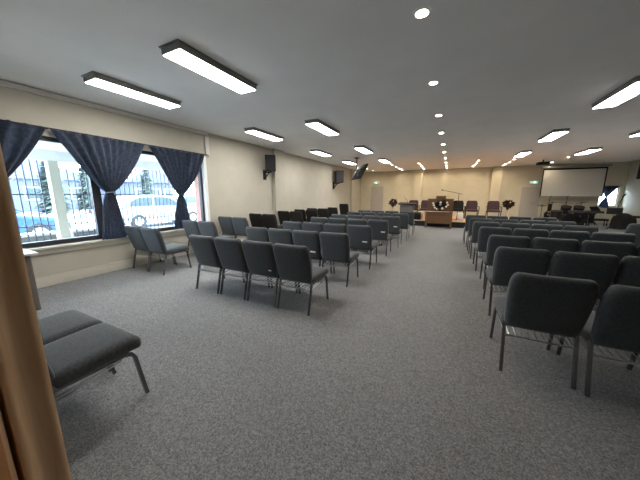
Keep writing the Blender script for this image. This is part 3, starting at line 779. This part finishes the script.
MB().prism([(-.215, .13), (-.07, .36), (-.06, .353), (-.203, .125)], -.18, .18, 'x').build('grille', M['grille'], t, smooth=False)
# flower pedestals
def pedestal(x, y, l1, l2, seed, z0=SZ):
    t = thing('flower_pedestal', l1, 'pedestal', (x, y, z0 + .004), 0, 'pale flower pedestals')
    MB().lathe([(.12, 0), (.12, .03), (.05, .06), (.04, .25), (.05, .44), (.09, .47), (.09, .49)], 20).build('column', M['trim'], t)
    f = thing('flower_arrangement', l2, 'flowers', (x, y, z0 + .496), 0, 'flower arrangements')
    MB().lathe([(.04, 0), (.06, .06), (.045, .16), (.04, .16)], 14).build('vase', M['foliage'], f)
    bouquet(f, .17, 300, [(.02, -.15, .31, .04), (-.11, -.13, .27, .03), (.12, -.13, .23, .03)], seed, .28, .8, 'redflower')
    MB().ball((.05, -.18, .36), .035, 1).build('pale_blossom', M['flower'], f)
pedestal(-2.78, 15.0, 'pale pedestal on stage below the dark flowers, window side', 'dark dried flower arrangement on pedestal, window side of stage', 11)
pedestal(2.62, 15.0, 'pale pedestal on stage below the dark flowers, screen side', 'dark dried flower arrangement on pedestal, beside plum armchair', 12)

# ------------------------------------------------------------------ drum kit below the screen
GK = 'drum kit pieces'
t = thing('electric_keyboard', 'black electric keyboard on crossed legs beside the floor tom', 'keyboard', (5.42, 15.05, 0), PI + .12)
MB().box(-.55, .55, -.16, .16, .70, .80, .015, 2).build('case', M['grille'], t)
MB().box(-.50, .50, -.15, -.02, .80, .808).build('keys', M['grille'], t, smooth=False)
for s in (-1, 1): MB().tube([(-.32 * s, .1 * s, .0), (.32 * s, -.1 * s, .70)], .014, square=True).build('leg', M['black'], t)
t = thing('guitar_case', 'black guitar case standing upright behind the snare drum', 'guitar case', (4.80, 17.25, 0))
MB().prism([(-.20, 0), (-.24, .18), (-.17, .36), (-.19, .52), (-.07, .66), (-.07, 1.02), (.07, 1.02), (.07, .66), (.19, .52), (.17, .36), (.24, .18), (.20, 0)], -.06, .06, 'y', .015).build('shell', M['black'], t); MB().tube([(.2, -.02, .38), (.25, -.02, .40), (.25, -.02, .50), (.19, -.02, .52)], .010, 6).build('handle', M['grille'], t)
def drum(name, label, x, y, z, r, d, tilt, hm='drum', legs=0, stand=False, rz=0):
    t = thing(name, label, 'drum', (x, y, 0), rz, GK)
    T = Matrix.Translation((0, 0, z)) @ Matrix.Rotation(R(tilt), 4, 'X')
    MB().lathe([(r, -d / 2), (r, d / 2)], 28, T).build('shell', M['drum'], t, ang=40)
    MB().lathe([(.001, d / 2), (r * .97, d / 2), (r * .97, d / 2 + .004), (.001, d / 2 + .004)], 28, T).build('head', M[hm], t)
    for s in (-1, 1): MB().lathe([(r, s * d / 2 - .015), (r + .012, s * d / 2 - .015), (r + .012, s * d / 2 + .01), (r, s * d / 2 + .01)], 28, T).build('hoop', M['chrome'] if name == 'snare_drum' else M['drum'], t)
    if legs:
        for k in range(legs):
            a = 2 * PI * k / legs + .3; MB().tube([(math.cos(a) * (r + .01), math.sin(a) * (r + .01), z + d * .3), (math.cos(a) * (r + .03), math.sin(a) * (r + .03), 0)], .008, 6).build('leg', M['chrome'], t)
    if stand:
        MB().tube([(0, 0, .25), (0, 0, z - d / 2)], .012, 8).build('pole', M['chrome'], t)
        for k in range(3):
            a = 2 * PI * k / 3; MB().tube([(0, 0, .28), (math.cos(a) * .25, math.sin(a) * .25, 0.008)], .009, 6).build('leg', M['chrome'], t)
    return t
b_ = drum('bass_drum', 'black bass drum standing on edge at the centre of the kit', 5.15, 15.7, .32, .31, .42, 90, 'drum')
MB().tube([(-.25, -.05, .25), (-.32, -.2, .008)], .010, 6).build('spur', M['chrome'], b_); MB().tube([(.25, -.05, .25), (.32, -.2, .008)], .010, 6).build('spur', M['chrome'], b_)
MB().lathe([(.001, .212), (.07, .212), (.07, .216), (.001, .216)], 20, Matrix.Translation((0, 0, .32)) @ Matrix.Rotation(R(90), 4, 'X')).build('pale_emblem', M['skin'], b_)
for s, l in ((-1, 'rack tom above the bass drum, on the door side'), (1, 'rack tom above the bass drum, on the curtain side')):
    q = drum('tom_drum', 'black ' + l, 5.15 + s * .22, 15.62, .82, .18, .26, 22)
    MB().tube([(0, 0, .64), (0, .02, .70)], .014, 8).build('mount_post', M['chrome'], q)
drum('snare_drum', 'snare drum on a tripod stand beside the hi-hat', 4.54, 15.80, .62, .18, .15, 4, 'skin', 0, True)
drum('floor_tom', 'black floor tom on three legs at the curtain side of kit', 5.74, 15.7, .48, .23, .44, 3, 'drum', 3)
drum('tom_drum', 'black tom drum on tripod stand near the hi-hat', 4.42, 14.95, .62, .20, .32, 10, 'drum', 0, True)
def cymbal(label, x, y, z, r, tilt, rz, name='cymbal_stand', boom=0):
    t = thing(name, label, 'cymbal', (x, y, 0), rz, 'cymbals of the drum kit')
    for k in range(3):
        a = 2 * PI * k / 3 + .5; MB().tube([(0, 0, .32), (math.cos(a) * .27, math.sin(a) * .27, .008)], .010, 6).build('leg', M['black'], t)
    top = (boom, 0, z)
    MB().tube([(0, 0, .25), (0, 0, z - (.12 if boom else 0)), top], .012, 8).build('pole', M['black'], t)
    T = Matrix.Translation(top) @ Matrix.Rotation(R(tilt), 4, 'Y')
    MB().lathe([(.01, .035), (.045, .022), (.06, .008), (r * .6, .004), (r, -.008), (r, -.018), (r * .6, -.008), (.05, .0), (.01, .02)], 28, T).build('cymbal', M['brass'], t)
    if name == 'hi_hat':
        T2 = Matrix.Translation((0, 0, z - .05)) @ Matrix.Rotation(PI, 4, 'X'); MB().lathe([(.01, .03), (.06, .008), (r, -.012), (r, -.014), (.05, .004), (.01, .028)], 28, T2).build('cymbal', M['brass'], t)
    return t
cymbal('hi-hat pair of cymbals at the door side of the kit', 4.10, 15.75, 1.00, .20, 2, 0, 'hi_hat')
cymbal('cymbal on tall stand next to the hi-hat', 4.60, 16.25, 1.12, .24, -10, 0, boom=.0)
cymbal('cymbal above the bass drum on straight stand', 5.12, 16.3, 1.10, .27, 7, 0, boom=.0)
cymbal('cymbal above the rack toms, slightly tilted up', 5.62, 16.15, 1.13, .23, -14, 0, boom=.0)
cymbal('low cymbal at the curtain side of the kit', 6.12, 16.1, .95, .22, 3, 0)
t = thing('microphone_stand', 'tall straight microphone stand behind the hi-hat', 'microphone stand', (4.52, 16.5, 0), 0, 'microphone stands')
MB().lathe([(.02, .02), (.14, .012), (.14, 0), (.02, 0)], 20).build('base', M['black'], t)
MB().tube([(0, 0, .02), (.03, 0, 1.38)], .012, 8).build('pole', M['black'], t); MB().tube([(.03, 0, 1.36), (.08, -.05, 1.42)], .022, 8).build('microphone', M['grille'], t)
t = thing('microphone_stand', 'boom stand reaching across the lower edge of the screen', 'microphone stand', (5.40, 17.15, 0), 0, 'microphone stands')
MB().lathe([(.02, .02), (.14, .012), (.14, 0), (.02, 0)], 20).build('base', M['black'], t)
MB().tube([(0, 0, .02), (0, 0, 1.38)], .011, 8).build('pole', M['black'], t); MB().tube([(.1, 0, 1.42), (-.65, 0, 1.40)], .010, 8).build('boom', M['black'], t); MB().ball((.12, 0, 1.45), .045, 2).build('microphone', M['trim'], t)
t = thing('stool', 'round black drum stool behind the snare', 'stool', (5.18, 16.75, 0))
MB().lathe([(.01, .44), (.16, .44), (.17, .47), (.16, .51), (.01, .52)], 20).build('seat', M['blackcloth'], t)
for k in range(3):
    a = 2 * PI * k / 3; MB().tube([(0, 0, .30), (math.cos(a) * .24, math.sin(a) * .24, .01)], .010, 6).build('leg', M['chrome'], t)
MB().tube([(0, 0, .28), (0, 0, .44)], .014, 8).build('pole', M['chrome'], t)
# guitar stands / music stands
for (x, y, a, l) in ((6.30, 16.6, .5, 'black music stand behind the electric keyboard, below the small window'), (6.50, 15.5, -.4, 'black music stand between drum kit and black cover')):
    t = thing('music_stand', l, 'music stand', (x, y, 0), a, 'black music stands')
    for k in range(3):
        q = 2 * PI * k / 3; MB().tube([(0, 0, .22), (math.cos(q) * .26, math.sin(q) * .26, .01)], .010, 6).build('leg', M['black'], t)
    MB().tube([(0, 0, .2), (0, 0, .72)], .012, 8).build('pole', M['black'], t)
    MB().box(-.23, .23, -.006, .006, -.15, .15, .004, 1, RT('X', -32, (0, 0, .80))).build('desk', M['black'], t)
    MB().box(-.23, .23, -.05, 0, -.16, -.15, 0, 1, RT('X', -32, (0, 0, .80))).build('ledge', M['black'], t)
t = thing('guitar_amplifier', 'black amplifier box with silver panel among the drum stands', 'amplifier', (5.85, 17.0, 0))
MB().box(-.26, .26, -.15, .15, 0, .52, .015, 2).build('cabinet_shell', M['black'], t); MB().box(-.23, .23, -.156, -.15, .05, .38).build('grille', M['grille'], t, smooth=False); MB().box(-.23, .23, -.156, -.15, .41, .48).build('control_panel', M['chrome'], t, smooth=False)
# covered keyboard on the far side
t = thing('covered_keyboard', 'large instrument under a black cloth cover near the back corner', 'covered keyboard', (7.05, 16.0, 0))
b = bmesh.new(); NU, NV = 40, 24
def cov(u, v):
    a = u * 2 * PI; rx, ry = .38, .34
    k = v                                        # 0 floor 1 top
    pr_ = (1 - k ** 7)
    rr = pr_ * (1 + .05 * math.sin(a * 9 + v * 3) * (1 - k))
    return Vector((math.cos(a) * rx * rr + .02 * k, math.sin(a) * ry * rr, .72 * k - .10 * max(0, math.cos(a)) * rr * k))
grid = [[b.verts.new(cov(i / NU, j / NV)) for i in range(NU)] for j in range(NV)]
for j in range(NV - 1):
    for i in range(NU): b.faces.new((grid[j][i], grid[j][(i + 1) % NU], grid[j + 1][(i + 1) % NU], grid[j + 1][i]))
b.faces.new(grid[-1])
mb = MB(); mb.bm.free(); mb.bm = b; mb.build('cover', M['blackcloth'], t, ang=180)
MB().cushion(.62, .30, .10, .045, 6, 0, RT('Y', 3, (.48, -.05, .53))).build('keyboard_end', M['blackcloth'], t, ang=180)
for s in (-1, 1): MB().tube([(.68, -.05 + s * .1, 0), (.68, -.05 + s * .1, .5)], .016, 8).build('leg', M['black'], t)
t = thing('microphone_stand', 'microphone stand leaning up behind the black cloth cover', 'microphone stand', (7.02, 16.55, 0), 0, 'microphone stands')
MB().lathe([(.02, .02), (.14, .012), (.14, 0), (.02, 0)], 20).build('base', M['black'], t)
MB().tube([(0, 0, .02), (0, 0, .9), (.10, 0, 1.40)], .012, 8).build('pole', M['black'], t)
MB().tube([(.06, -.03, 1.36), (.14, -.05, 1.52)], [.020, .034], 10).build('microphone', M['grille'], t)
MB().tube([(-.10, -.05, 1.08), (.05, 0, 1.22), (.10, 0, 1.40)], .010, 8).build('boom', M['black'], t)
t = thing('bench', 'low black bench on the carpet beside the black cloth cover', 'bench', (6.58, 17.0, 0))
MB().cushion(.75, .35, .10, .04, 6, 0, RT('X', 0, (0, 0, .30))).build('seat', M['blackcloth'], t, ang=180)
for sx in (-1, 1):
    for sy in (-1, 1): MB().tube([(sx * .32, sy * .12, 0), (sx * .32, sy * .12, .27)], .016, 8).build('leg', M['black'], t)
